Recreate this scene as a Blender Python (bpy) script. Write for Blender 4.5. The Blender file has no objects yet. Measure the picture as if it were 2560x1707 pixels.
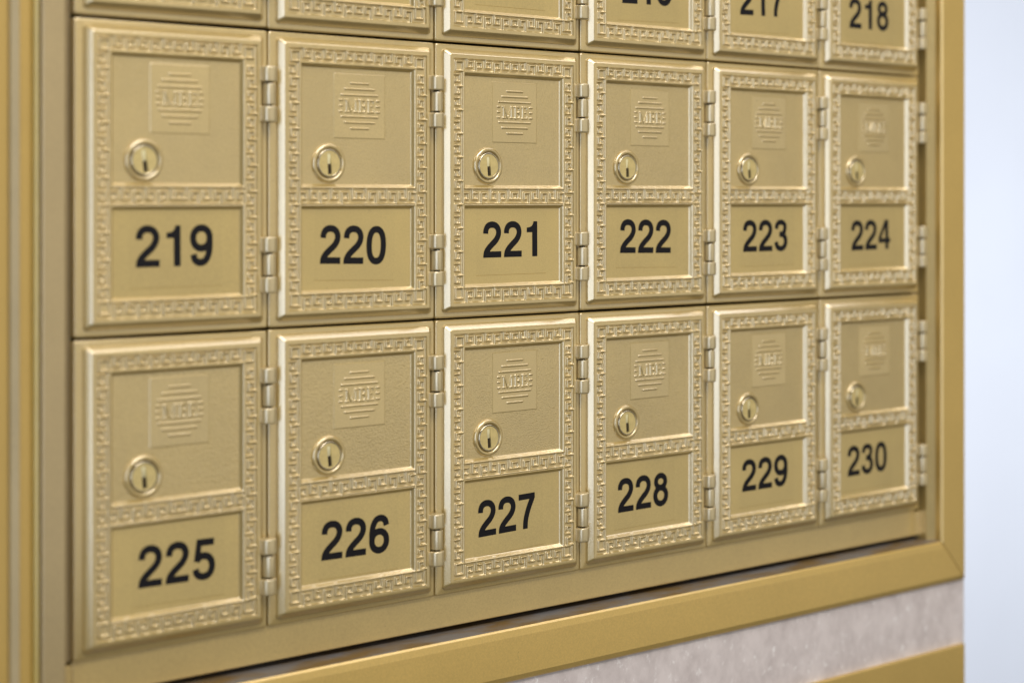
import bpy, math, random
import numpy as np
from mathutils import Vector

# ------------------------------------------------------------------ camera, light, exposure
SC = bpy.context.scene
COL = SC.collection
MM = 0.001
Z0 = 1.25                      # height of the seam over the second row of boxes
W, H = 88.9, 127.0             # pitch of the boxes in mm
PI = math.pi

cam_data = bpy.data.cameras.new('camera')
cam = bpy.data.objects.new('camera', cam_data)
COL.objects.link(cam)
cam.location = (-0.30657, -0.63975, Z0 - 0.07249)
cam.rotation_euler = (PI / 2, 0, -0.692)
cam_data.sensor_width = 36.0
cam_data.lens = 61.66
cam_data.shift_y = -0.1377
cam_data.clip_start = 0.02
cam_data.clip_end = 60
cam_data.dof.use_dof = True
cam_data.dof.focus_distance = 0.832
cam_data.dof.aperture_fstop = 5.3
SC.camera = cam

world = bpy.data.worlds.new('World')
SC.world = world
world.use_nodes = True
bg = world.node_tree.nodes['Background']
bg.inputs[0].default_value = (0.93, 0.95, 1.0, 1)
bg.inputs[1].default_value = 0.045


def area(name, loc, target, sx, sy, power, color):
    d = bpy.data.lights.new(name, 'AREA')
    d.shape = 'RECTANGLE'
    d.size, d.size_y = sx, sy
    d.energy = power
    d.color = color
    o = bpy.data.objects.new(name, d)
    COL.objects.link(o)
    o.location = loc
    o.rotation_euler = (Vector(target) - Vector(loc)).to_track_quat('-Z', 'Y').to_euler()
    return o


area('window_light', (-1.5, -1.95, Z0 - 0.02), (0.25, 0, Z0 - 0.1), 1.5, 1.7, 22, (0.84, 0.92, 1.0))
area('ceiling_light', (0.75, -0.62, Z0 + 1.22), (0.6, -0.1, Z0 - 0.2), 2.4, 0.45, 10.5, (1.0, 0.95, 0.91))
area('front_fill', (0.1, -1.25, Z0 + 1.1), (0.22, 0, Z0 - 0.12), 1.3, 0.5, 23, (1.0, 0.94, 0.84))  # added fill from front above, lifts the plates but not the lower bevels
area('room_fill', (1.6, -2.3, Z0 - 0.1), (0.35, 0, Z0 - 0.15), 2.8, 1.8, 11, (1.0, 0.90, 0.66))  # added warm fill, gives the door panels something bright to mirror
area('far_wall_fill', (2.8, 0.15, Z0 - 0.25), (2.8, 1.5, Z0 - 0.25), 1.8, 1.8, 26, (0.93, 0.96, 1.0))  # added out of view only to brighten the far wall

SC.view_settings.view_transform = 'Standard'
SC.view_settings.look = 'None'
SC.view_settings.exposure = 0.0
SC.view_settings.gamma = 1.0
SC.render.engine = 'CYCLES'
SC.cycles.use_denoising = True
SC.cycles.max_bounces = 8

rng = random.Random(7)


# ------------------------------------------------------------------ materials
def nodes_of(name):
    m = bpy.data.materials.new(name)
    m.use_nodes = True
    nt = m.node_tree
    return m, nt, nt.nodes['Principled BSDF']


def nd(nt, kind, **kw):
    n = nt.nodes.new(kind)
    for k, v in kw.items():
        if k in n.inputs.keys():
            n.inputs[k].default_value = v
        else:
            setattr(n, k, v)
    return n


def gold_paint(name, base, metallic=0.5, rough=0.42, grain=0.06, grain_scale=1500, pebble=0.0, pebble_scale=900,
               blotch=0.06, coat=1.0, brush=0.0, smudge=0.05,
               coat_ior=2.6, coat_rough=0.20):
    m, nt, p = nodes_of(name)
    L = nt.links.new
    tc = nd(nt, 'ShaderNodeTexCoord')
    oi = nd(nt, 'ShaderNodeObjectInfo')
    # every casting takes its own piece of the noise
    off = nd(nt, 'ShaderNodeVectorMath', operation='SCALE')
    off.inputs[0].default_value = (3.1, 1.7, 2.3)
    L(oi.outputs['Random'], off.inputs['Scale'])
    pos = nd(nt, 'ShaderNodeVectorMath', operation='ADD')
    L(tc.outputs['Object'], pos.inputs[0])
    L(off.outputs[0], pos.inputs[1])
    P = pos.outputs[0]
    big = nd(nt, 'ShaderNodeTexNoise', Scale=28.0, Detail=4.0, Roughness=0.55)
    L(P, big.inputs['Vector'])
    fine = nd(nt, 'ShaderNodeTexNoise', Scale=float(grain_scale), Detail=2.0)
    L(P, fine.inputs['Vector'])
    # colour: small drift of tone
    ramp = nd(nt, 'ShaderNodeMapRange')
    ramp.inputs['From Min'].default_value = 0.3
    ramp.inputs['From Max'].default_value = 0.7
    ramp.inputs['To Min'].default_value = 1.0 - blotch
    ramp.inputs['To Max'].default_value = 1.0 + blotch
    L(big.outputs['Fac'], ramp.inputs['Value'])
    fl = nd(nt, 'ShaderNodeMapRange')
    fl.inputs['From Min'].default_value = 0.3
    fl.inputs['From Max'].default_value = 0.7
    fl.inputs['To Min'].default_value = 0.93
    fl.inputs['To Max'].default_value = 1.07
    L(fine.outputs['Fac'], fl.inputs['Value'])
    mul = nd(nt, 'ShaderNodeMath', operation='MULTIPLY')
    L(ramp.outputs[0], mul.inputs[0])
    L(fl.outputs[0], mul.inputs[1])
    # small nicks and stains with a shape of their own
    nk = nd(nt, 'ShaderNodeTexNoise', Scale=330.0, Detail=4.0, Roughness=0.7)
    L(P, nk.inputs['Vector'])
    nr = nd(nt, 'ShaderNodeMapRange')
    nr.inputs['From Min'].default_value = 0.68
    nr.inputs['From Max'].default_value = 0.74
    nr.inputs['To Min'].default_value = 1.0
    nr.inputs['To Max'].default_value = 0.72
    L(nk.outputs['Fac'], nr.inputs['Value'])
    vr = nd(nt, 'ShaderNodeMapRange')
    vr.inputs['To Min'].default_value = 0.955
    vr.inputs['To Max'].default_value = 1.045
    L(oi.outputs['Random'], vr.inputs['Value'])
    mulv = nd(nt, 'ShaderNodeMath', operation='MULTIPLY')
    L(mul.outputs[0], mulv.inputs[0])
    L(vr.outputs[0], mulv.inputs[1])
    mul0 = mulv
    mul = nd(nt, 'ShaderNodeMath', operation='MULTIPLY')
    L(mul0.outputs[0], mul.inputs[0])
    L(nr.outputs[0], mul.inputs[1])
    vm = nd(nt, 'ShaderNodeVectorMath', operation='SCALE')
    vm.inputs[0].default_value = base
    L(mul.outputs[0], vm.inputs['Scale'])
    L(vm.outputs[0], p.inputs['Base Color'])
    p.inputs['Metallic'].default_value = metallic
    # roughness: handling marks
    sm = nd(nt, 'ShaderNodeTexNoise', Scale=75.0, Detail=5.0, Roughness=0.65)
    L(P, sm.inputs['Vector'])
    rr = nd(nt, 'ShaderNodeMapRange')
    rr.inputs['From Min'].default_value = 0.3
    rr.inputs['From Max'].default_value = 0.7
    rr.inputs['To Min'].default_value = rough - smudge
    rr.inputs['To Max'].default_value = rough + smudge
    L(sm.outputs['Fac'], rr.inputs['Value'])
    L(rr.outputs[0], p.inputs['Roughness'])
    p.inputs['Coat Weight'].default_value = coat
    p.inputs['Coat Roughness'].default_value = coat_rough
    p.inputs['Coat IOR'].default_value = coat_ior
    last = None
    b1 = nd(nt, 'ShaderNodeBump', Strength=grain, Distance=0.0004)
    L(fine.outputs['Fac'], b1.inputs['Height'])
    last = b1
    if pebble:
        n2 = nd(nt, 'ShaderNodeTexNoise', Scale=float(pebble_scale), Detail=1.0, Roughness=0.4)
        L(P, n2.inputs['Vector'])
        b2 = nd(nt, 'ShaderNodeBump', Strength=pebble, Distance=0.0004)
        L(n2.outputs['Fac'], b2.inputs['Height'])
        L(b1.outputs[0], b2.inputs['Normal'])
        last = b2
    if brush:
        mp = nd(nt, 'ShaderNodeMapping')
        mp.inputs['Scale'].default_value = (1.0, 1.0, 140.0) if brush > 0 else (140.0, 1.0, 1.0)
        L(P, mp.inputs['Vector'])
        n3 = nd(nt, 'ShaderNodeTexNoise', Scale=14.0, Detail=3.0)
        L(mp.outputs[0], n3.inputs['Vector'])
        b3 = nd(nt, 'ShaderNodeBump', Strength=abs(brush), Distance=0.0003)
        L(n3.outputs['Fac'], b3.inputs['Height'])
        L(last.outputs[0], b3.inputs['Normal'])
        last = b3
    L(last.outputs[0], p.inputs['Normal'])
    L(last.outputs[0], p.inputs['Coat Normal'])
    return m


GOLD = (0.555, 0.405, 0.145)
M_CAST = gold_paint('cast_gold_paint', GOLD, grain=0.09)
M_PEBBLE = gold_paint('pebbled_gold_paint', GOLD, grain=0.05, pebble=0.5, pebble_scale=1450)
M_PLAIN = gold_paint('plain_gold_plate', (0.56, 0.412, 0.138), grain=0.03, blotch=0.05, coat=0.6, smudge=0.08)
M_RAIL = gold_paint('sheet_gold_paint', (0.56, 0.41, 0.155), grain=0.04, coat=0.5)
M_HINGE = gold_paint('hinge_gold_paint', (0.565, 0.448, 0.225), grain=0.07, coat_rough=0.30, rough=0.5)
M_TRIM = gold_paint('anodised_gold_trim', (0.70, 0.485, 0.15), metallic=0.5, grain=0.02, rough=0.42, blotch=0.03, coat=0.25)
M_SLOT = gold_paint('channel_shade_paint', (0.25, 0.19, 0.10), metallic=0.1, grain=0.02, coat=0.0)  # shade of the recess beside the doors, put into a dark base colour
M_OLIVE = gold_paint('bright_gold_bead', (0.46, 0.33, 0.06), metallic=0.2, grain=0.02, coat=0.2)
M_PALE = gold_paint('lit_pale_edge', (0.47, 0.37, 0.20), metallic=0.1, grain=0.02, coat=0.06)  # light caught by the left-facing slope, put into a paler base colour
M_BRONZE = gold_paint('darker_gold_trim', (0.52, 0.345, 0.09), metallic=0.3, grain=0.02, rough=0.42, blotch=0.03, coat=0.25)
M_TAN = gold_paint('tan_frame_paint', (0.45, 0.335, 0.16), grain=0.04, coat=0.6)


def simple(name, col, rough, metallic=0.0, noise=0.0, scale=60.0):
    m, nt, p = nodes_of(name)
    p.inputs['Base Color'].default_value = (*col, 1)
    p.inputs['Roughness'].default_value = rough
    p.inputs['Metallic'].default_value = metallic
    if noise:
        tc = nd(nt, 'ShaderNodeTexCoord')
        n = nd(nt, 'ShaderNodeTexNoise', Scale=scale, Detail=5.0, Roughness=0.6)
        nt.links.new(tc.outputs['Object'], n.inputs['Vector'])
        r = nd(nt, 'ShaderNodeMapRange')
        r.inputs['From Min'].default_value = 0.3
        r.inputs['From Max'].default_value = 0.7
        r.inputs['To Min'].default_value = 1 - noise
        r.inputs['To Max'].default_value = 1 + noise
        nt.links.new(n.outputs['Fac'], r.inputs['Value'])
        v = nd(nt, 'ShaderNodeVectorMath', operation='SCALE')
        v.inputs[0].default_value = col
        nt.links.new(r.outputs[0], v.inputs['Scale'])
        nt.links.new(v.outputs[0], p.inputs['Base Color'])
    return m


M_CHROME = simple('lock_rim_metal', (0.62, 0.57, 0.46), 0.2, 1.0)
M_BRASS = simple('lock_face_brass', (0.70, 0.57, 0.27), 0.36, 0.6, 0.10, 400.0)
M_SHUTTER = simple('polished_keyway_brass', (0.95, 0.88, 0.58), 0.35, 0.5)
M_DARK = simple('dark_interior', (0.012, 0.010, 0.008), 0.7)
M_KEYDARK = simple('keyway_shade_dark', (0.035, 0.022, 0.012), 0.5, 0.2)  # shade inside the key slot, put into the colour
M_INK = simple('black_vinyl_ink', (0.005, 0.0045, 0.007), 0.6)
M_INK.node_tree.nodes['Principled BSDF'].inputs['Specular IOR Level'].default_value = 0.25
M_FAR = simple('pale_blue_plaster', (0.775, 0.815, 0.915), 0.8, 0.0, 0.04, 1.5)


def film_material(name, tint):
    m = bpy.data.materials.new(name)
    m.use_nodes = True
    nt = m.node_tree
    nt.nodes.remove(nt.nodes['Principled BSDF'])
    out = nt.nodes['Material Output']
    t = nd(nt, 'ShaderNodeBsdfTransparent')
    t.inputs[0].default_value = (*tint, 1)
    g = nd(nt, 'ShaderNodeBsdfGlossy', Roughness=0.35)
    mx = nd(nt, 'ShaderNodeMixShader')
    mx.inputs[0].default_value = 0.012
    nt.links.new(t.outputs[0], mx.inputs[1])
    nt.links.new(g.outputs[0], mx.inputs[2])
    nt.links.new(mx.outputs[0], out.inputs['Surface'])
    return m


M_FILM = film_material('clear_label_film', (0.995, 0.995, 0.99))
M_FILMEDGE = film_material('label_film_edge', (0.80, 0.75, 0.66))


def stone_material():
    m, nt, p = nodes_of('speckled_pink_laminate')
    L = nt.links.new
    tc = nd(nt, 'ShaderNodeTexCoord')
    n1 = nd(nt, 'ShaderNodeTexNoise', Scale=60.0, Detail=6.0, Roughness=0.7)
    n2 = nd(nt, 'ShaderNodeTexNoise', Scale=210.0, Detail=4.0, Roughness=0.7)
    mp = nd(nt, 'ShaderNodeMapping')
    mp.inputs['Rotation'].default_value = (0, 0.6, 0)
    mp.inputs['Scale'].default_value = (1.2, 1, 0.85)
    L(tc.outputs['Object'], mp.inputs[0])
    L(mp.outputs[0], n1.inputs['Vector'])
    L(mp.outputs[0], n2.inputs['Vector'])
    cr = nd(nt, 'ShaderNodeValToRGB')
    e = cr.color_ramp.elements
    e[0].position, e[0].color = 0.34, (0.54, 0.475, 0.475, 1)
    e[1].position, e[1].color = 0.62, (0.70, 0.63, 0.63, 1)
    L(n1.outputs['Fac'], cr.inputs[0])
    c2 = nd(nt, 'ShaderNodeValToRGB')
    e = c2.color_ramp.elements
    e[0].position, e[0].color = 0.59, (0, 0, 0, 1)
    e[1].position, e[1].color = 0.75, (1, 1, 1, 1)
    L(n2.outputs['Fac'], c2.inputs[0])
    mx = nd(nt, 'ShaderNodeMix', data_type='RGBA')
    L(c2.outputs[0], mx.inputs[0])
    L(cr.outputs[0], mx.inputs[6])
    mx.inputs[7].default_value = (0.90, 0.87, 0.88, 1)
    L(mx.outputs[2], p.inputs['Base Color'])
    p.inputs['Roughness'].default_value = 0.45
    return m


M_STONE = stone_material()


def ledge_material():
    m, nt, p = nodes_of('scuffed_dusty_ledge')
    L = nt.links.new
    tc = nd(nt, 'ShaderNodeTexCoord')
    mp = nd(nt, 'ShaderNodeMapping')
    mp.inputs['Scale'].default_value = (1.0, 2.5, 1.0)
    L(tc.outputs['Object'], mp.inputs[0])
    n = nd(nt, 'ShaderNodeTexNoise', Scale=26.0, Detail=6.0, Roughness=0.6)
    L(mp.outputs[0], n.inputs['Vector'])
    cr = nd(nt, 'ShaderNodeValToRGB')
    e = cr.color_ramp.elements
    e[0].position, e[0].color = 0.42, (0.23, 0.22, 0.225, 1)
    e[1].position, e[1].color = 0.60, (0.23, 0.15, 0.06, 1)
    L(n.outputs['Fac'], cr.inputs[0])
    L(cr.outputs[0], p.inputs['Base Color'])
    p.inputs['Metallic'].default_value = 0.4
    p.inputs['Roughness'].default_value = 0.5
    return m


M_LEDGE = ledge_material()


# ------------------------------------------------------------------ mesh helpers; coordinates in mm, depth y < 0 towards the viewer
def mesh(name, verts, faces, mat, smooth=False):
    v = np.asarray(verts, dtype=np.float64) * MM
    me = bpy.data.meshes.new(name)
    me.from_pydata(v.tolist(), [], [list(map(int, f)) for f in faces])
    me.materials.append(mat)
    if smooth:
        me.polygons.foreach_set('use_smooth', np.ones(len(me.polygons), dtype=bool))
    me.update()
    return me


def link(name, me, parent=None, loc=(0, 0, 0)):
    o = bpy.data.objects.new(name, me)
    COL.objects.link(o)
    o.location = (loc[0] * MM, loc[1] * MM, loc[2] * MM)
    if parent:
        o.parent = parent
    return o


def tag(o, label=None, cat=None, group=None, kind=None):
    for k, v in (('label', label), ('category', cat), ('group', group), ('kind', kind)):
        if v:
            o[k] = v
    return o


def empty(name, loc):
    o = bpy.data.objects.new(name, None)
    COL.objects.link(o)
    o.empty_display_size = 0.01
    o.location = (loc[0] * MM, loc[1] * MM, Z0 + loc[2] * MM)
    return o


def rr_loop(x0, x1, z0, z1, r, y, n=6):
    """rounded rectangle, counter clockwise seen from the front (from -y)"""
    pts = []
    r = max(r, 0.01)
    for cx, cz, a0 in ((x1 - r, z0 + r, -90), (x1 - r, z1 - r, 0), (x0 + r, z1 - r, 90), (x0 + r, z0 + r, 180)):
        for k in range(n + 1):
            a = math.radians(a0 + 90 * k / n)
            pts.append((cx + r * math.cos(a), y, cz + r * math.sin(a)))
    return pts


def sweep_rect(x0, x1, z0, z1, prof, cap_front=True):
    """prof: (inset, y, corner radius) from the outside in"""
    verts, faces = [], []
    n = None
    for i, (ins, y, r) in enumerate(prof):
        lp = rr_loop(x0 + ins, x1 - ins, z0 + ins, z1 - ins, r, y)
        n = len(lp)
        verts += lp
        if i:
            a, b = (i - 1) * n, i * n
            for k in range(n):
                k2 = (k + 1) % n
                faces.append((a + k, a + k2, b + k2, b + k))
    if cap_front:
        faces.append(tuple(range((len(prof) - 1) * n, len(prof) * n)))
    return verts, faces


def lathe(prof, n=40, axis='y'):
    """prof of (r, h); h along -y (towards viewer) for axis y, along z for axis z"""
    verts, faces = [], []
    for r, h in prof:
        for k in range(n):
            a = 2 * PI * k / n
            if axis == 'y':
                verts.append((r * math.cos(a), -h, r * math.sin(a)))
            else:
                verts.append((r * math.cos(a), r * math.sin(a), h))
    for i in range(len(prof) - 1):
        for k in range(n):
            k2 = (k + 1) % n
            faces.append((i * n + k, i * n + k2, (i + 1) * n + k2, (i + 1) * n + k))
    return verts, faces


def box(x0, x1, y0, y1, z0, z1, bev=0.4):
    """box with chamfered front edges (front = y0)"""
    prof = [(0, y1, .01), (0, y0 + bev, .01), (bev * .3, y0 + bev * .3, .01), (bev, y0, .01)]
    v, f = sweep_rect(x0, x1, z0, z1, prof)
    n = len(v) // 4
    f.append(tuple(reversed(range(n))))
    return v, f


def join(parts):
    V, F = [], []
    for v, f in parts:
        o = len(V)
        V += list(v)
        F += [tuple(i + o for i in q) for q in f]
    return V, F


def extrude_x(profile, x0, x1, mit0=0.0, mit1=0.0):
    """closed (y,z) profile drawn along x; mit shears the ends with z (mitre)"""
    n = len(profile)
    zs = max(p[1] for p in profile)
    V = [(x0 + mit0 * (zs - z), y, z) for y, z in profile] + [(x1 + mit1 * (zs - z), y, z) for y, z in profile]
    F = [(k, k + n, (k + 1) % n + n, (k + 1) % n) for k in range(n)]
    F += [tuple(range(n)), tuple(reversed(range(n, 2 * n)))]
    return V, F


def extrude_z(profile, z0, z1, mit=0.0, sgn=1):
    """closed (x,y) profile drawn along z; the lower end is mitred away from x0"""
    n = len(profile)
    xs = min(p[0] for p in profile) if sgn > 0 else max(p[0] for p in profile)
    V = [(x, y, z0 - mit * abs(x - xs)) for x, y in profile] + [(x, y, z1) for x, y in profile]
    F = [(k, (k + 1) % n, (k + 1) % n + n, k + n) for k in range(n)]
    F += [tuple(reversed(range(n))), tuple(range(n, 2 * n))]
    return V, F


def recalc(me):
    import bmesh
    bm = bmesh.new()
    bm.from_mesh(me)
    bmesh.ops.recalc_face_normals(bm, faces=bm.faces)
    bm.to_mesh(me)
    bm.free()
    return me


def sstep(t):
    t = np.clip(t, 0, 1)
    return t * t * (3 - 2 * t)


def seg_dist(X, Z, ax, az, bx, bz):
    dx, dz = bx - ax, bz - az
    L2 = dx * dx + dz * dz + 1e-12
    t = np.clip(((X - ax) * dx + (Z - az) * dz) / L2, 0, 1)
    return np.hypot(X - ax - t * dx, Z - az - t * dz)


def stamp(Hf, xs, zs, a, b, hw, soft, lo, hi, dome=0.0):
    """raise a rounded stroke from a to b on the height field"""
    m = hw + soft + 0.1
    i0, i1 = np.searchsorted(xs, [min(a[0], b[0]) - m, max(a[0], b[0]) + m])
    j0, j1 = np.searchsorted(zs, [min(a[1], b[1]) - m, max(a[1], b[1]) + m])
    if i1 <= i0 or j1 <= j0:
        return
    X, Z = np.meshgrid(xs[i0:i1], zs[j0:j1], indexing='ij')
    d = seg_dist(X, Z, a[0], a[1], b[0], b[1])
    if dome:
        h = lo + (hi - lo) * np.clip(1 - (d / dome) ** 2, 0, 1) ** 0.65
    else:
        h = lo + (hi - lo) * sstep((hw + soft / 2 - d) / soft)
    Hf[i0:i1, j0:j1] = np.maximum(Hf[i0:i1, j0:j1], h)


def grid_mesh(name, xs, zs, Hf, keep, mat):
    nx, nz = len(xs), len(zs)
    X, Z = np.meshgrid(xs, zs, indexing='ij')
    V = np.stack([X, -Hf, Z], -1).reshape(-1, 3)
    idx = np.arange(nx * nz).reshape(nx, nz)
    q = np.stack([idx[:-1, :-1], idx[1:, :-1], idx[1:, 1:], idx[:-1, 1:]], -1)
    q = q[keep]
    used = np.unique(q)
    remap = np.full(nx * nz, -1)
    remap[used] = np.arange(len(used))
    q = remap[q]
    V = V[used] * MM
    me = bpy.data.meshes.new(name)
    me.vertices.add(len(V))
    me.vertices.foreach_set('co', V.astype(np.float32).ravel())
    me.loops.add(q.size)
    me.loops.foreach_set('vertex_index', q.astype(np.int32).ravel())
    me.polygons.add(len(q))
    me.polygons.foreach_set('loop_start', np.arange(0, q.size, 4, dtype=np.int32))
    me.polygons.foreach_set('loop_total', np.full(len(q), 4, dtype=np.int32))
    me.polygons.foreach_set('use_smooth', np.ones(len(q), dtype=bool))
    me.materials.append(mat)
    me.update(calc_edges=True)
    me.validate()
    return me


# ------------------------------------------------------------------ the setting
wall_v, wall_f = join([box(-400, 567.2, -7.5, 380, -900, -292.0, 0.6), box(545.0, 567.2, 6, 380, -291.9, 220, 0.4)])
o = link('wall', mesh('wall', wall_v, wall_f, M_STONE), None, (0, 0, Z0 / MM))
tag(o, kind='structure')
fv = [(300, 1500, -1250), (5500, 1500, -1250), (5500, 1500, 1600), (300, 1500, 1600),
      (300, 1600, -1250), (5500, 1600, -1250), (5500, 1600, 1600), (300, 1600, 1600)]
ff = [(0, 1, 2, 3), (5, 4, 7, 6), (4, 0, 3, 7), (1, 5, 6, 2), (3, 2, 6, 7), (4, 5, 1, 0)]
o = link('wall', mesh('far_wall', fv, ff, M_FAR), None, (0, 0, Z0 / MM))
tag(o, kind='structure')

# ------------------------------------------------------------------ the rack that holds the boxes
XR = 6 * W
rack = tag(empty('mailbox_rack', (0, 0, -272)), 'gold metal rack frame with mitred trim around the rows of numbered mailbox doors', 'rack')


def rpart(name, vf, mat, smooth=False):
    v, f = vf
    v = [(a, b, c + 272) for a, b, c in v]
    return link(name, recalc(mesh(name, v, f, mat, smooth)), rack)


rpart('back_panel', box(-30, XR + 12, 14, 60, -290, 131, 0.5), M_DARK)
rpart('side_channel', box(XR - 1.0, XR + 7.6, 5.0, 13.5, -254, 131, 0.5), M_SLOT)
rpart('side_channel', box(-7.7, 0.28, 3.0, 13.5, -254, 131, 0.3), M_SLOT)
rpart('bottom_rail', box(0.6, XR - 1.2, 2.0, 13.0, -269.0, -254.6 + 1.5, 0.5), M_RAIL)
rpart('side_channel', box(-9.0, 0.45, 1.9, 3.9, -269.0, -255.2, 0.3), M_RAIL)
rpart('side_channel', box(XR - 1.1, XR + 8.0, 2.1, 3.9, -269.0, -255.2, 0.3), M_RAIL)
# trim: bottom bar with a flat top ledge, right bar, left bar with a stepped face
zi, zo = -272.0, -297.0
xi, xo = XR + 8.6, XR + 31.4
rpart('trim_bar', extrude_x([(-9.2, zi), (-10.0, zi - 0.8), (-10.3, zi - 4), (-10.3, zo + 3), (-9.6, zo + 0.8), (-8.8, zo), (8, zo), (8, zi)],
                            -60, xi - 0.75, 0, (xo - xi) / (zi - zo)), M_TRIM)
rpart('trim_bar', extrude_z([(xi, 6), (xi, -9.2), (xi + 1.0, -10.2), (xo - 1.2, -10.2), (xo, -9.2), (xo, 6)],
                            zi + 0.05, 131, (zi - zo) / (xo - xi), 1), M_TRIM)
rpart('ledge', box(-8, xi - 0.2, -9.0, 12, zi + 0.01, zi + 0.35, 0.05), M_LEDGE)
rpart('inner_lining', extrude_z([(XR + 4.2, 4.9), (XR + 4.2, -2.2), (xi - 0.1, -5.5), (xi - 0.02, -5.2), (xi - 0.02, 4.9)], zi + 0.5, 131), M_CAST)
rpart('side_post', extrude_z([(-7.8, 11), (-7.8, -9.6), (-8.3, -10.0), (-17.0, -10.0), (-17.6, -9.5), (-17.8, -7.5), (-17.8, 6)], -420, 131), M_TAN)
rpart('edge_bead', extrude_z([(-17.82, 5.9), (-17.82, -6.0), (-19.0, -6.0), (-19.1, -10.6), (-19.7, -11.6), (-21.0, -10.9), (-21.3, -10.0), (-21.3, 5.9)], -420, 131), M_OLIVE)
rpart('trim_bar', extrude_z([(-21.35, 5.85), (-21.35, -9.0), (-26.9, -9.4), (-26.9, 5.85)], -420, 131), M_BRONZE)
rpart('edge_bead', extrude_z([(-26.95, 5.9), (-26.95, -10.9), (-27.3, -11.2), (-29.7, -9.2), (-29.9, -8.6), (-29.9, 5.9)], -420, 131), M_PALE)
rpart('trim_bar', extrude_z([(-29.95, 5.8), (-29.95, -7.4), (-75, -7.4), (-75, 5.8)], -420, 131), M_BRONZE)

low = tag(empty('cabinet_frame', (0, 0, -335)), 'plain gold trim board below the speckled stone band under the mailboxes', 'frame')
lv, lf = box(-60, xo - 0.6, -10.2, -7.6, -620, -335.2, 0.7)
link('trim_board', recalc(mesh('trim_board', [(a, b, c + 335) for a, b, c in lv], lf, M_TRIM)), low)

# ------------------------------------------------------------------ one mailbox: meshes shared by all
T, FLOOR, PANEL = 3.3, 2.35, 1.5
FL_V, FL_F = sweep_rect(0.32, W - 0.32, -H + 0.5, -0.5,
                        [(0.1, 3.6, .8), (0, 0.8, .9), (0.10, 0.35, .9), (0.35, 0.08, .9), (0.8, 0, .8)])
ME_FLANGE = mesh('front_flange', FL_V, FL_F, M_CAST, True)

FX0, FX1, FZ0, FZ1 = 4.0, 86.2, -124.0, -2.7
IX0, IX1, IZ0, IZ1 = 8.3, 81.9, -119.7, -7.0
prof = [(0, 0.3, 2.0), (0, -0.55, 2.0), (0.12, -0.9, 1.95), (0.45, -1.25, 1.8), (2.2, -2.92, 0.9), (2.5, -3.15, 0.8), (2.75, -3.26, 0.7), (3.0, -3.3, 0.6),
        (4.3, -3.3, 0.05)]
fr_v, fr_f = sweep_rect(FX0, FX1, FZ0, FZ1, prof, cap_front=False)
ME_FRAME = mesh('door_frame', fr_v, fr_f, M_CAST, True)

PX0, PX1 = 16.1, 73.9
P1Z0, P1Z1 = -65.4, -14.9
P2Z0, P2Z1 = -111.2, -76.2


def cat_lin(breaks, step):
    out = [np.array([breaks[0]])]
    for a, b in zip(breaks[:-1], breaks[1:]):
        n = max(1, int(round((b - a) / step)))
        out.append(np.linspace(a, b, n + 1)[1:])
    return np.concatenate(out)


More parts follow.
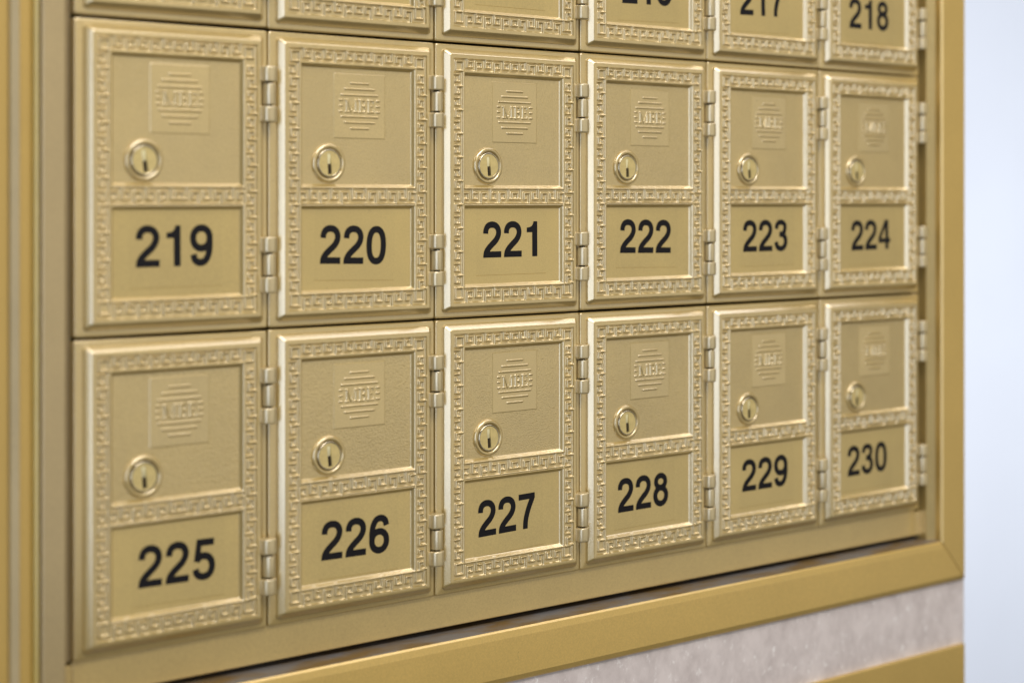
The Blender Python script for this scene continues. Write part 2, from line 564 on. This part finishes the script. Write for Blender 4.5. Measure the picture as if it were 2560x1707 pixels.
def build_border():
    xs = cat_lin([IX0, PX0, PX1, IX1], 0.19)
    zs = cat_lin([IZ0, P2Z0, P2Z1, P1Z0, P1Z1, IZ1], 0.19)
    X, Z = np.meshgrid(xs, zs, indexing='ij')
    Hf = np.full(X.shape, FLOOR)
    RL, RR = 14.0, 76.0                       # inner rails
    zt, zb, zm1, zm2 = -12.8, -112.7, -66.9, -73.9
    # sloping walls of the two recessed panels
    for z0, z1 in ((P1Z0, P1Z1), (P2Z0, P2Z1)):
        dx = np.maximum.reduce([PX0 - X, X - PX1, np.zeros_like(X)])
        dz = np.maximum.reduce([z0 - Z, Z - z1, np.zeros_like(X)])
        d = np.maximum(dx, dz)
        near = d < 1.75
        t = np.clip(d / 1.45, 0, 1)
        Hf[near] = (PANEL + (T - PANEL) * (0.7 * t + 0.3 * t * t * (3 - 2 * t)))[near]
    HW, SO = 0.42, 0.50

    def st(pts, hw=None, so=SO, lo=FLOOR):
        for a, b in zip(pts[:-1], pts[1:]):
            stamp(Hf, xs, zs, a, b, hw or HW, so, lo, T, 0.0)
    # outer rim wall
    d = np.minimum.reduce([X - IX0, IX1 - X, Z - IZ0, IZ1 - Z])
    Hf = np.where(d < 0.5, np.maximum(Hf, FLOOR + (T - FLOOR) * sstep((0.45 - d) / 0.42)), Hf)
    # rails
    for x, z0, z1 in ((RL, zb, zt), (RR, zb, zt)):
        st([(x, z0), (x, z1)], 0.42, 0.6, PANEL)
    for z in (zt, zb, zm1, zm2):
        st([(RL, z), (RR, z)], 0.42, 0.6, PANEL)
    xa, xb = 9.85, 12.1
    # corner boxes
    for fx in (0, 1):
        for z_out, z_in in ((-8.5, zt), (-117.6, zb)):
            x1, x2 = (xa, RL) if not fx else (90 - xa, RR)
            st([(x1, z_out), (x2, z_out), (x2, z_in), (x1, z_in), (x1, z_out)])
    # side bands: hooks growing in turn from the rim and from the rail
    for k in range(18):
        z = -14.5 - 5.44 * k
        zl, ze = z - 3.3, z - 1.75
        if k % 2 == 0:
            pts = [(IX0, z), (xb, z), (xb, zl), (xa, zl), (xa, ze)]
        else:
            pts = [(RL, z), (xa, z), (xa, zl), (xb, zl), (xb, ze)]
        st(pts)
        st([(90.0 - x, -126.7 - zz) for x, zz in pts if True])
    # horizontal bands
    stems = [16.3, 21.7, 27.2, 32.65, 38.1]

    def band(z_out, y1, y3, z_in, first):
        """z_out: edge that carries the b hooks, z_in: edge that carries the p hooks"""
        for i, x0 in enumerate(stems):
            hook_b = (i % 2 == 0) == (first == 'b')
            if hook_b:
                pts = [(x0, z_out), (x0, y3), (x0 + 3.15, y3), (x0 + 3.15, y1), (x0 + 1.75, y1)]
            else:
                pts = [(x0, z_in), (x0, y1), (x0 + 3.15, y1), (x0 + 3.15, y3), (x0 + 1.75, y3)]
            st(pts)
            st([(90 - x, z) for x, z in pts])
        st([(43.3, y1), (46.7, y1), (46.7, y3), (43.3, y3), (43.3, y1)])
    band(IZ1, -8.5, -10.95, zt, 'b')
    band(zb, -114.5, -117.2, IZ0, 'p')
    # middle band, from rail to rail
    y1, y3 = -69.05, -71.85
    for i, x0 in enumerate([14.0, 19.5, 24.95, 30.4, 35.9]):
        if i % 2:
            pts = [(x0, zm1), (x0, y3), (x0 + 3.15, y3), (x0 + 3.15, y1), (x0 + 1.75, y1)]
        else:
            pts = [(x0, zm2), (x0, y1), (x0 + 3.15, y1), (x0 + 3.15, y3), (x0 + 1.75, y3)]
        st(pts)
        st([(90 - x, z) for x, z in pts])
    st([(41.4, zm1), (41.4, y3), (48.6, y3), (48.6, zm1)])
    st([(43.3, y3), (43.3, y1), (46.7, y1), (46.7, y3)])
    # ends meet the neighbours exactly
    Hf[0, :] = Hf[-1, :] = T
    Hf[:, 0] = Hf[:, -1] = T
    xc, zc = (xs[:-1] + xs[1:]) / 2, (zs[:-1] + zs[1:]) / 2
    XC, ZC = np.meshgrid(xc, zc, indexing='ij')
    hole = (XC > PX0) & (XC < PX1) & (((ZC > P1Z0) & (ZC < P1Z1)) | ((ZC > P2Z0) & (ZC < P2Z1)))
    return grid_mesh('greek_key_border', xs, zs, Hf, ~hole, M_CAST)


ME_BORDER = build_border()


def panel_mesh(name, z0, z1, mat):
    v = [(PX0, -PANEL, z0), (PX1, -PANEL, z0), (PX1, -PANEL, z1), (PX0, -PANEL, z1)]
    return mesh(name, v, [(0, 1, 2, 3)], mat)


ME_UPPER = panel_mesh('upper_panel', P1Z0, P1Z1, M_PEBBLE)
ME_PLATE = panel_mesh('number_plate', P2Z0, P2Z1, M_PLAIN)


def build_emblem():
    x0, x1, z0, z1 = 32.3, 60.0, -45.5, -16.7
    xs = cat_lin([x0, x1], 0.13)
    zs = cat_lin([z0, z1], 0.13)
    X, Z = np.meshgrid(xs, zs, indexing='ij')
    d = np.minimum.reduce([X - x0, x1 - X, Z - z0, z1 - Z])
    lo = PANEL + 0.16
    hi = lo + 0.40
    Hf = PANEL - 0.05 + 0.21 * sstep(d / 0.5)

    def st(a, b, hw=0.36, so=0.42, top=hi):
        stamp(Hf, xs, zs, a, b, hw, so, lo - 0.02, top)
    cx, cz = 46.05, -31.05
    for dz, hl in ((9.95, 4.7), (7.4, 7.8), (4.8, 9.6), (-4.7, 9.6), (-7.25, 7.8), (-9.85, 4.7)):
        st((cx - hl, cz + dz), (cx + hl, cz + dz))
    for dz in (2.55, 0.05, -2.45):
        st((35.6, cz + dz), (36.8, cz + dz))
        st((55.2, cz + dz), (56.6, cz + dz))
    zt, zb, zm = -28.45, -33.65, -31.0
    th, sf = 0.31, 0.36                     # thin strokes and serifs
    TH = 0.56                               # thick strokes
    # M
    st((39.2, zt), (39.2, zb), 0.30, sf)
    st((38.5, zb), (40.3, zb), th, sf)
    st((38.5, zt), (39.8, zt), th, sf)
    st((39.6, zt), (41.5, zb + .1), 0.42, sf)
    st((41.6, zb + .1), (43.7, zt), 0.25, sf)
    st((44.1, zt), (44.1, zb), 0.42, sf)
    st((43.6, zt), (44.9, zt), th, sf)
    st((43.0, zb), (44.9, zb), th, sf)
    # B
    st((46.6, zt), (46.6, zb), TH, sf)
    st((45.8, zt), (48.0, zt), th, sf)
    st((45.8, zb), (48.2, zb), th, sf)
    st((46.6, zm), (48.1, zm), th, sf)
    for pts, hw in (([(48.0, zt), (48.7, zt - 0.5), (48.85, zt - 1.2), (48.6, zm + 0.5), (48.1, zm)], 0.3),
                    ([(48.1, zm), (48.9, zm - 0.6), (49.1, zm - 1.35), (48.85, zb + 0.5), (48.2, zb)], 0.34)):
        for a, b in zip(pts[:-1], pts[1:]):
            st(a, b, hw, sf)
    # E
    st((51.1, zt), (51.1, zb), TH, sf)
    st((50.3, zt), (53.4, zt), th, sf)
    st((50.3, zb), (53.6, zb), th, sf)
    st((53.45, zt), (53.5, zt - 0.9), 0.2, sf)
    st((53.6, zb), (53.7, zb + 1.0), 0.2, sf)
    st((51.1, zm), (52.7, zm), th, sf)
    return grid_mesh('emblem', xs, zs, Hf, np.ones((len(xs) - 1, len(zs) - 1), bool), M_CAST)


ME_EMBLEM = build_emblem()

# lock: raised ring, brass cylinder, keyway
v, f = lathe([(8.8, 1.35), (8.65, 1.75), (8.4, 2.25), (8.0, 2.6), (7.5, 2.72), (7.1, 2.66), (6.75, 2.45), (6.6, 2.2), (6.5, 1.55), (5.2, 1.52)], 64)
ME_LOCK = mesh('lock', v, f, M_CAST, True)


def cylinder_mesh():
    n = 64
    v, f = lathe([(6.2, 1.5), (6.2, 2.45), (6.03, 2.78), (5.78, 2.85), (5.5, 2.72)], n)
    face_v, face_f = lathe([(5.5, 2.72), (5.42, 2.58)], n)
    rect = []
    hx, hz0, hz1 = 0.95, -4.75, 4.2
    for k in range(n):
        a = 2 * PI * k / n
        c, s = math.cos(a), math.sin(a)
        sx = hx / abs(c) if abs(c) > 1e-6 else 1e9
        sz = (hz1 / s if s > 0 else hz0 / s) if abs(s) > 1e-6 else 1e9
        t = min(sx, sz)
        rect.append((t * c, -2.58, t * s))
    return (v, f), (face_v, face_f), rect


(cv, cf), (gv, gf), rect = cylinder_mesh()
n = 64
ME_CYLRIM = mesh('cylinder_rim', cv, cf, M_CHROME, True)
b = len(gv)
gv2 = gv + rect + [(x, -1.53, z) for x, y, z in rect]
gf2 = gf + [(n + k, n + (k + 1) % n, b + (k + 1) % n, b + k) for k in range(n)] + \
    [(b + k, b + (k + 1) % n, b + n + (k + 1) % n, b + n + k) for k in range(n)]
ME_CYLFACE = mesh('lock_cylinder', gv2, gf2, M_BRASS, False)
# keyway: polished shutter above, plate coloured dark as the slot's shade, with two prongs, below
kv, kf = [], []
for i in range(9):
    t = i / 8
    z = 4.18 - 4.5 * t
    y = -2.28 + 0.55 * t * t
    kv += [(-0.93, y, z), (-0.3, y - 0.10, z), (0.3, y - 0.10, z), (0.93, y, z)]
for i in range(8):
    for j in range(3):
        a = i * 4 + j
        kf.append((a, a + 4, a + 5, a + 1))
ME_SHUTTER = mesh('keyway_shutter', kv, kf, M_SHUTTER, True)
dv, df = join([box(-0.94, 0.94, -1.75, -1.56, -4.74, -0.3, 0.05), box(-0.26, 0.26, -2.15, -1.76, -4.74, -1.0, 0.05)])
ME_KEYWAY = mesh('keyway', dv, df, M_KEYDARK)

# hinge
HX, HY = 87.3, -3.5


def knuckle(z0, z1, r, e=0.55):
    return lathe([(0.01, z0), (r - e, z0), (r - e * .4, z0 + e * .12), (r - e * .12, z0 + e * .4), (r, z0 + e), (r, z1 - e), (r - e * .12, z1 - e * .4),
                  (r - e * .4, z1 - e * .12), (r - e, z1), (0.01, z1)], 36, 'z')


def knuckle_mesh(z0, z1):
    """barrel whose leaf runs tangentially over to the door rim"""
    r = 3.3
    prof = [(r * math.cos(a), r * math.sin(a)) for a in np.linspace(PI * 0.62, -PI * 0.5, 22)]     # right side, back to front
    prof += [(-1.3, -3.27), (-2.5, -3.05), (-3.3, -2.5), (-3.75, -1.6), (-3.95, -0.6), (-4.0, 0.6), (-3.0, 0.7)]
    prof = np.array(prof)
    cen = np.array([-0.3, -0.2])
    levels = [(z0, 0.80), (z0 + .06, 0.88), (z0 + .22, 0.955), (z0 + .5, 0.99), (z0 + .8, 1.0), (z1 - .8, 1.0), (z1 - .5, 0.99), (z1 - .22, 0.955),
              (z1 - .06, 0.88), (z1, 0.80)]
    n = len(prof)
    V, F = [], []
    for z, k in levels:
        V += [(*(cen + (p - cen) * k), z) for p in prof]
    for i in range(len(levels) - 1):
        F += [(i * n + j, i * n + (j + 1) % n, (i + 1) * n + (j + 1) % n, (i + 1) * n + j) for j in range(n)]
    F += [tuple(range(n)), tuple(range(len(V) - n, len(V)))]
    return mesh('hinge_knuckle', V, F, M_HINGE, True)


def pin_mesh(z0, z1):
    tv, tf = box(0.2, 1.6, 0.2, 3.4, z0 + 0.2, z1 - 0.2, 0.2)
    return mesh('hinge_barrel', *join([knuckle(z0, z1, 2.75, 0.35), (tv, tf)]), M_HINGE, True)


ME_K1 = knuckle_mesh(8.6, 15.3)      # measured from the foot of the hinge's middle
ME_K2 = knuckle_mesh(-8.4, -1.6)
ME_PIN = pin_mesh(-0.9, 7.9)
ME_ROD = mesh('hinge_pin', *lathe([(0.01, -8.0), (1.4, -8.0), (1.4, 15.0), (0.01, 15.0)], 20, 'z'), M_DARK, True)
for me in (ME_K1, ME_K2, ME_PIN, ME_ROD, ME_LOCK, ME_CYLRIM, ME_KEYWAY, ME_FLANGE):
    recalc(me)
for me in (ME_K1, ME_K2, ME_PIN):
    try:
        me.set_sharp_from_angle(angle=math.radians(50))
    except Exception:
        pass
recalc(ME_FRAME)


# ------------------------------------------------------------------ digits, drawn as strokes on a fine raster and filled by marching squares
def spline(pts, k=10):
    P = [np.array(p, float) for p in pts]
    P = [2 * P[0] - P[1]] + P + [2 * P[-1] - P[-2]]
    out = []
    for i in range(1, len(P) - 2):
        for t in np.linspace(0, 1, k, endpoint=False):
            a, b, c, d = P[i - 1], P[i], P[i + 1], P[i + 2]
            out.append(0.5 * (2 * b + (c - a) * t + (2 * a - 5 * b + 4 * c - d) * t * t + (3 * b - a - 3 * c + d) * t ** 3))
    out.append(P[-2])
    return np.array(out)


def stroke(X, Z, pts, hw, cut=True):
    d = np.full(X.shape, 1e3)
    for a, b in zip(pts[:-1], pts[1:]):
        d = np.minimum(d, seg_dist(X, Z, a[0], a[1], b[0], b[1]))
    f = d - hw
    if cut:                                   # butt ends
        for e, nx in ((pts[0], pts[2]), (pts[-1], pts[-3])):
            t = (nx - e) / np.linalg.norm(nx - e)
            s = -((X - e[0]) * t[0] + (Z - e[1]) * t[1])
            near = np.hypot(X - e[0], Z - e[1]) < hw * 1.6
            f = np.where(near, np.maximum(f, s), f)
    return f


def ellipse(cx, cz, rx, rz, p=2.0, n=56):
    a = np.linspace(0, 2 * PI, n + 1)
    c, s = np.cos(a), np.sin(a)
    return np.stack([cx + rx * np.sign(c) * np.abs(c) ** (2 / p), cz + rz * np.sign(s) * np.abs(s) ** (2 / p)], 1)


def poly(X, Z, pts):
    """signed distance to a polygon"""
    d = np.full(X.shape, 1e6)
    inside = np.zeros(X.shape, bool)
    n = len(pts)
    for i in range(n):
        a, b = pts[i], pts[(i + 1) % n]
        d = np.minimum(d, seg_dist(X, Z, a[0], a[1], b[0], b[1]))
        c = ((a[1] > Z) != (b[1] > Z)) & (X < (b[0] - a[0]) * (Z - a[1]) / (b[1] - a[1] + 1e-12) + a[0])
        inside ^= c
    return np.where(inside, -d, d)


def digit_field(ch, X, Z):
    r = 1.5
    mn = np.minimum
    if ch == '0':
        return stroke(X, Z, ellipse(5.5, 8.35, 3.95, 7.05, 2.35), r, False)
    if ch == '1':
        return poly(X, Z, [(8.2, 0), (8.2, 16.7), (5.8, 16.7), (5.45, 15.5), (4.75, 14.55), (3.6, 14.0), (1.6, 13.75), (1.6, 11.5), (5.0, 11.5), (5.0, 0)])
    if ch == '2':
        c = spline([(1.6, 11.2), (1.75, 12.8), (2.6, 14.4), (4.0, 15.2), (5.5, 15.4), (7.3, 15.05), (8.75, 13.9), (9.4, 12.0), (8.95, 9.9),
                    (7.5, 7.9), (5.2, 6.0), (3.1, 4.1), (1.9, 2.3), (1.55, 0.2)])
        return np.maximum(mn(stroke(X, Z, c, r), poly(X, Z, [(0.0, 0), (11, 0), (11, 2.9), (1.0, 2.9)])), -Z)
    if ch == '3':
        c1 = spline([(1.75, 11.9), (2.3, 14.0), (3.7, 15.2), (5.4, 15.45), (7.2, 15.1), (8.6, 13.9), (8.75, 12.1), (7.9, 9.9), (6.2, 9.05), (4.2, 8.95)])
        c2 = spline([(4.2, 8.95), (6.6, 8.75), (8.6, 7.5), (9.35, 5.1), (8.7, 2.9), (7.1, 1.5), (5.4, 1.2), (3.5, 1.6), (2.1, 2.9), (1.55, 4.9)])
        return mn(stroke(X, Z, c1, r * .95), stroke(X, Z, c2, r))
    if ch == '4':
        o = poly(X, Z, [(6.4, 0), (9.4, 0), (9.4, 3.6), (11.2, 3.6), (11.2, 6.2), (9.4, 6.2), (9.4, 16.7), (6.2, 16.7), (0, 6.6), (0, 3.6), (6.4, 3.6)])
        return np.maximum(o, -poly(X, Z, [(6.4, 6.2), (6.4, 12.4), (2.6, 6.2)]))
    if ch == '5':
        o = mn(poly(X, Z, [(2.0, 16.7), (10.3, 16.7), (10.3, 13.8), (2.4, 13.8)]), poly(X, Z, [(2.0, 16.7), (4.4, 16.7), (4.1, 12), (3.5, 7.5), (0.75, 7.5)]))
        c = spline([(2.0, 7.9), (3.6, 9.3), (5.4, 9.7), (7.5, 9.2), (9.0, 7.5), (9.45, 5.3), (8.9, 3.1), (7.4, 1.6), (5.3, 1.2), (3.4, 1.6), (2.1, 2.8), (1.55, 4.5)])
        return mn(o, stroke(X, Z, c, r))
    if ch in '69':
        if ch == '9':
            X, Z = 11.0 - X, 16.7 - Z
        c = spline([(9.3, 12.0), (8.7, 14.1), (7.3, 15.2), (5.7, 15.45), (3.7, 14.7), (2.2, 12.3), (1.6, 8.9), (1.6, 5.5)])
        return mn(stroke(X, Z, ellipse(5.5, 5.4, 3.95, 4.15, 2.1), r, False), stroke(X, Z, c, r))
    if ch == '7':
        c = spline([(9.5, 15.6), (8.6, 13.4), (7.0, 10.4), (5.6, 7.2), (4.6, 3.8), (4.2, -0.6)])
        return np.maximum(mn(stroke(X, Z, c, r), poly(X, Z, [(0.4, 16.7), (10.7, 16.7), (10.7, 13.9), (0.4, 13.9)])), np.maximum(-Z, X - 10.75))
    if ch == '8':
        return mn(stroke(X, Z, ellipse(5.5, 12.35, 3.35, 3.0), r * .96, False), stroke(X, Z, ellipse(5.5, 5.2, 3.95, 4.0), r, False))


def fill_field(xs, zs, F):
    """triangles and quads of the region F < 0"""
    nx, nz = F.shape
    V, Q, cache = [], [], {}

    def node(i, j):
        key = (i, j)
        if key not in cache:
            cache[key] = len(V)
            V.append((xs[i], zs[j]))
        return cache[key]

    def edge(i, j, i2, j2):
        key = (i, j, i2, j2) if (i, j) < (i2, j2) else (i2, j2, i, j)
        if key not in cache:
            a, b = F[i, j], F[i2, j2]
            t = a / (a - b)
            cache[key] = len(V)
            V.append((xs[i] + t * (xs[i2] - xs[i]), zs[j] + t * (zs[j2] - zs[j])))
        return cache[key]
    neg = F < 0
    cnt = neg[:-1, :-1].astype(int) + neg[1:, :-1] + neg[1:, 1:] + neg[:-1, 1:]
    for i, j in zip(*np.nonzero(cnt)):
        c = ((i, j), (i + 1, j), (i + 1, j + 1), (i, j + 1))
        out = []
        for a in range(4):
            p, q = c[a], c[(a + 1) % 4]
            if neg[p]:
                out.append(node(*p))
            if neg[p] != neg[q]:
                out.append(edge(*p, *q))
        if len(out) >= 3:
            Q.append(tuple(out))
    return V, Q


_dx = np.arange(-1.0, 12.4, 0.16)
_dz = np.arange(-1.0, 18.2, 0.16)
_X, _Z = np.meshgrid(_dx, _dz, indexing='ij')
DIG = {c: fill_field(_dx, _dz, digit_field(c, _X, _Z)) for c in '0123456789'}


def number_mesh(text, x0, x1, z, tilt):
    """the three digits, foot of the row at z, from x0 to x1, tilted by tilt degrees"""
    adv = {'1': 12.0}
    V, F, pen = [], [], 0.0
    for c in text:
        v, q = DIG[c]
        o = len(V)
        V += [(a + pen, b) for a, b in v]
        F += [tuple(i + o for i in p) for p in q]
        pen += 12.55
    lo, hi = min(a for a, b in V), max(a for a, b in V)
    s = (x1 - x0) / (hi - lo)
    s = min(max(s, 0.95), 1.03)
    t = math.radians(tilt)
    out = []
    for a, b in V:
        a = (a - lo) * s
        out.append((x0 + a * math.cos(t) - b * math.sin(t), -PANEL - 0.05, z + a * math.sin(t) + b * math.cos(t)))
    return mesh('number', out, F, M_INK)


def film_mesh(cx, cz, tilt):
    """clear label with the faint dirty line along its cut edge"""
    t = math.radians(tilt)
    v = []
    for e in (0.0, 0.22):
        for a, b in ((-21.5 + e, -15.6 + e), (21.5 - e, -15.6 + e), (21.5 - e, 15.6 - e), (-21.5 + e, 15.6 - e)):
            v.append((cx + a * math.cos(t) - b * math.sin(t), -PANEL - 0.02, cz + a * math.sin(t) + b * math.cos(t)))
    me = mesh('label_film', v, [(4, 5, 6, 7), (0, 1, 5, 4)], M_FILM)
    me.materials.append(M_FILMEDGE)
    for p in me.polygons:
        p.material_index = 0 if p.index == 0 else 1
    return me


NUM = {219: (26.2, 61.4, -99.4, 0.3), 220: (25.2, 60.2, -99.9, -1.5), 221: (27.0, 60.2, -99.2, 0.2), 222: (25.4, 60.9, -98.9, -1.0),
       223: (25.8, 61.0, -100.1, 0.2), 224: (26.1, 60.8, -100.9, 0.9), 225: (27.4, 62.6, -101.1, -0.6), 226: (26.0, 62.1, -101.7, -0.8),
       227: (24.1, 58.9, -102.3, 1.4), 228: (24.1, 59.2, -100.9, 0.7), 229: (25.2, 61.2, -100.0, 0.1), 230: (22.5, 57.2, -100.6, 0.5),
       213: (25.5, 60.5, -100.5, 0.3), 214: (26.0, 61.0, -100.2, -0.4), 215: (25.0, 60.3, -100.7, 0.2), 216: (26.8, 61.5, -101.3, 1.6),
       217: (23.6, 57.4, -101.3, 1.6), 218: (24.2, 59.0, -102.5, 0.4)}


# ------------------------------------------------------------------ the mailboxes
def make_mailbox(loc):
    root = empty('mailbox', loc)
    link('front_flange', ME_FLANGE, root)
    fr = link('door_frame', ME_FRAME, root)
    link('greek_key_border', ME_BORDER, fr)
    up = link('upper_panel', ME_UPPER, root)
    link('emblem', ME_EMBLEM, up)
    link('number_plate', ME_PLATE, root)
    lk = link('lock', ME_LOCK, root, (29.6, 0, -56.3))
    link('cylinder_rim', ME_CYLRIM, lk)
    link('lock_cylinder', ME_CYLFACE, lk)
    link('keyway_shutter', ME_SHUTTER, lk)
    link('keyway', ME_KEYWAY, lk)
    for z in (-31.1, -103.1):
        h = link('hinge', ME_ROD, root, (HX, HY, z))
        link('hinge_knuckle', ME_K1, h)
        link('hinge_knuckle', ME_K2, h)
        link('hinge_barrel', ME_PIN, h)
    return root


def copy_tree(o, parent=None):
    c = o.copy()
    COL.objects.link(c)
    if parent:
        c.parent = parent
    for ch in list(o.children):
        copy_tree(ch, c)
    return c


def where(n):
    row = {0: 'top row cut off by the photo', 1: 'middle row', 2: 'bottom row'}[(n - 213) // 6]
    return row


TURN = {k: rng.uniform(-0.09, 0.03) for k in range(213, 231)}
TURN.update({219: -0.13, 220: -0.05, 225: -0.07, 226: -0.09})
proto = None
for n in range(213, 231):
    i = n - 213
    c, r = i % 6, i // 6
    loc = (c * W + rng.uniform(-.18, .18), rng.uniform(-.12, .12), (1 - r) * H + rng.uniform(-.22, .22))
    if proto is None:
        proto = box_o = make_mailbox(loc)
    else:
        box_o = copy_tree(proto)
        box_o.location = (loc[0] * MM, loc[1] * MM, Z0 + loc[2] * MM)
    for ch in list(box_o.children):
        if ch.name.split('.')[0] == 'lock':
            for s in ch.children:
                if s.name.split('.')[0] in ('lock_cylinder', 'keyway_shutter', 'keyway'):
                    s.rotation_euler = (0, TURN[n], 0)
    NUM_P = NUM[n]
    lab = {213: 'gold mailbox at the left end of the top row, only its lower edge showing',
           214: 'gold mailbox second from left in the top row, only its lower border showing',
           215: 'gold mailbox third from left in the top row, its number out of view',
           }.get(n, f'gold mailbox with Greek key border, door numbered {n}, {"partly cut off in" if r == 0 else "in"} the {("top", "middle", "bottom")[r]} row')
    tag(box_o, lab, 'mailbox', 'numbered mailboxes in the rack')

# number plates carry their own digits and film: sub-parts of each plate
for o in [x for x in list(COL.objects) if x.name.split('.')[0] == 'mailbox' and x.type == 'EMPTY']:
    z = (o.location.z - Z0) / MM
    c, r = int(round(o.location.x / MM / W)), 1 - int(round(z / H))
    n = 213 + r * 6 + c
    plate = [ch for ch in o.children if ch.name.split('.')[0] == 'number_plate'][0]
    a, b, zz, tl = NUM[n]
    link('label_film', film_mesh((a + b) / 2 + rng.uniform(0.5, 2.0), zz + 7.4 + rng.uniform(-.6, .6), tl), plate)
    link('number', number_mesh(str(n), a, b, zz, tl), plate)

bpy.context.view_layer.update()
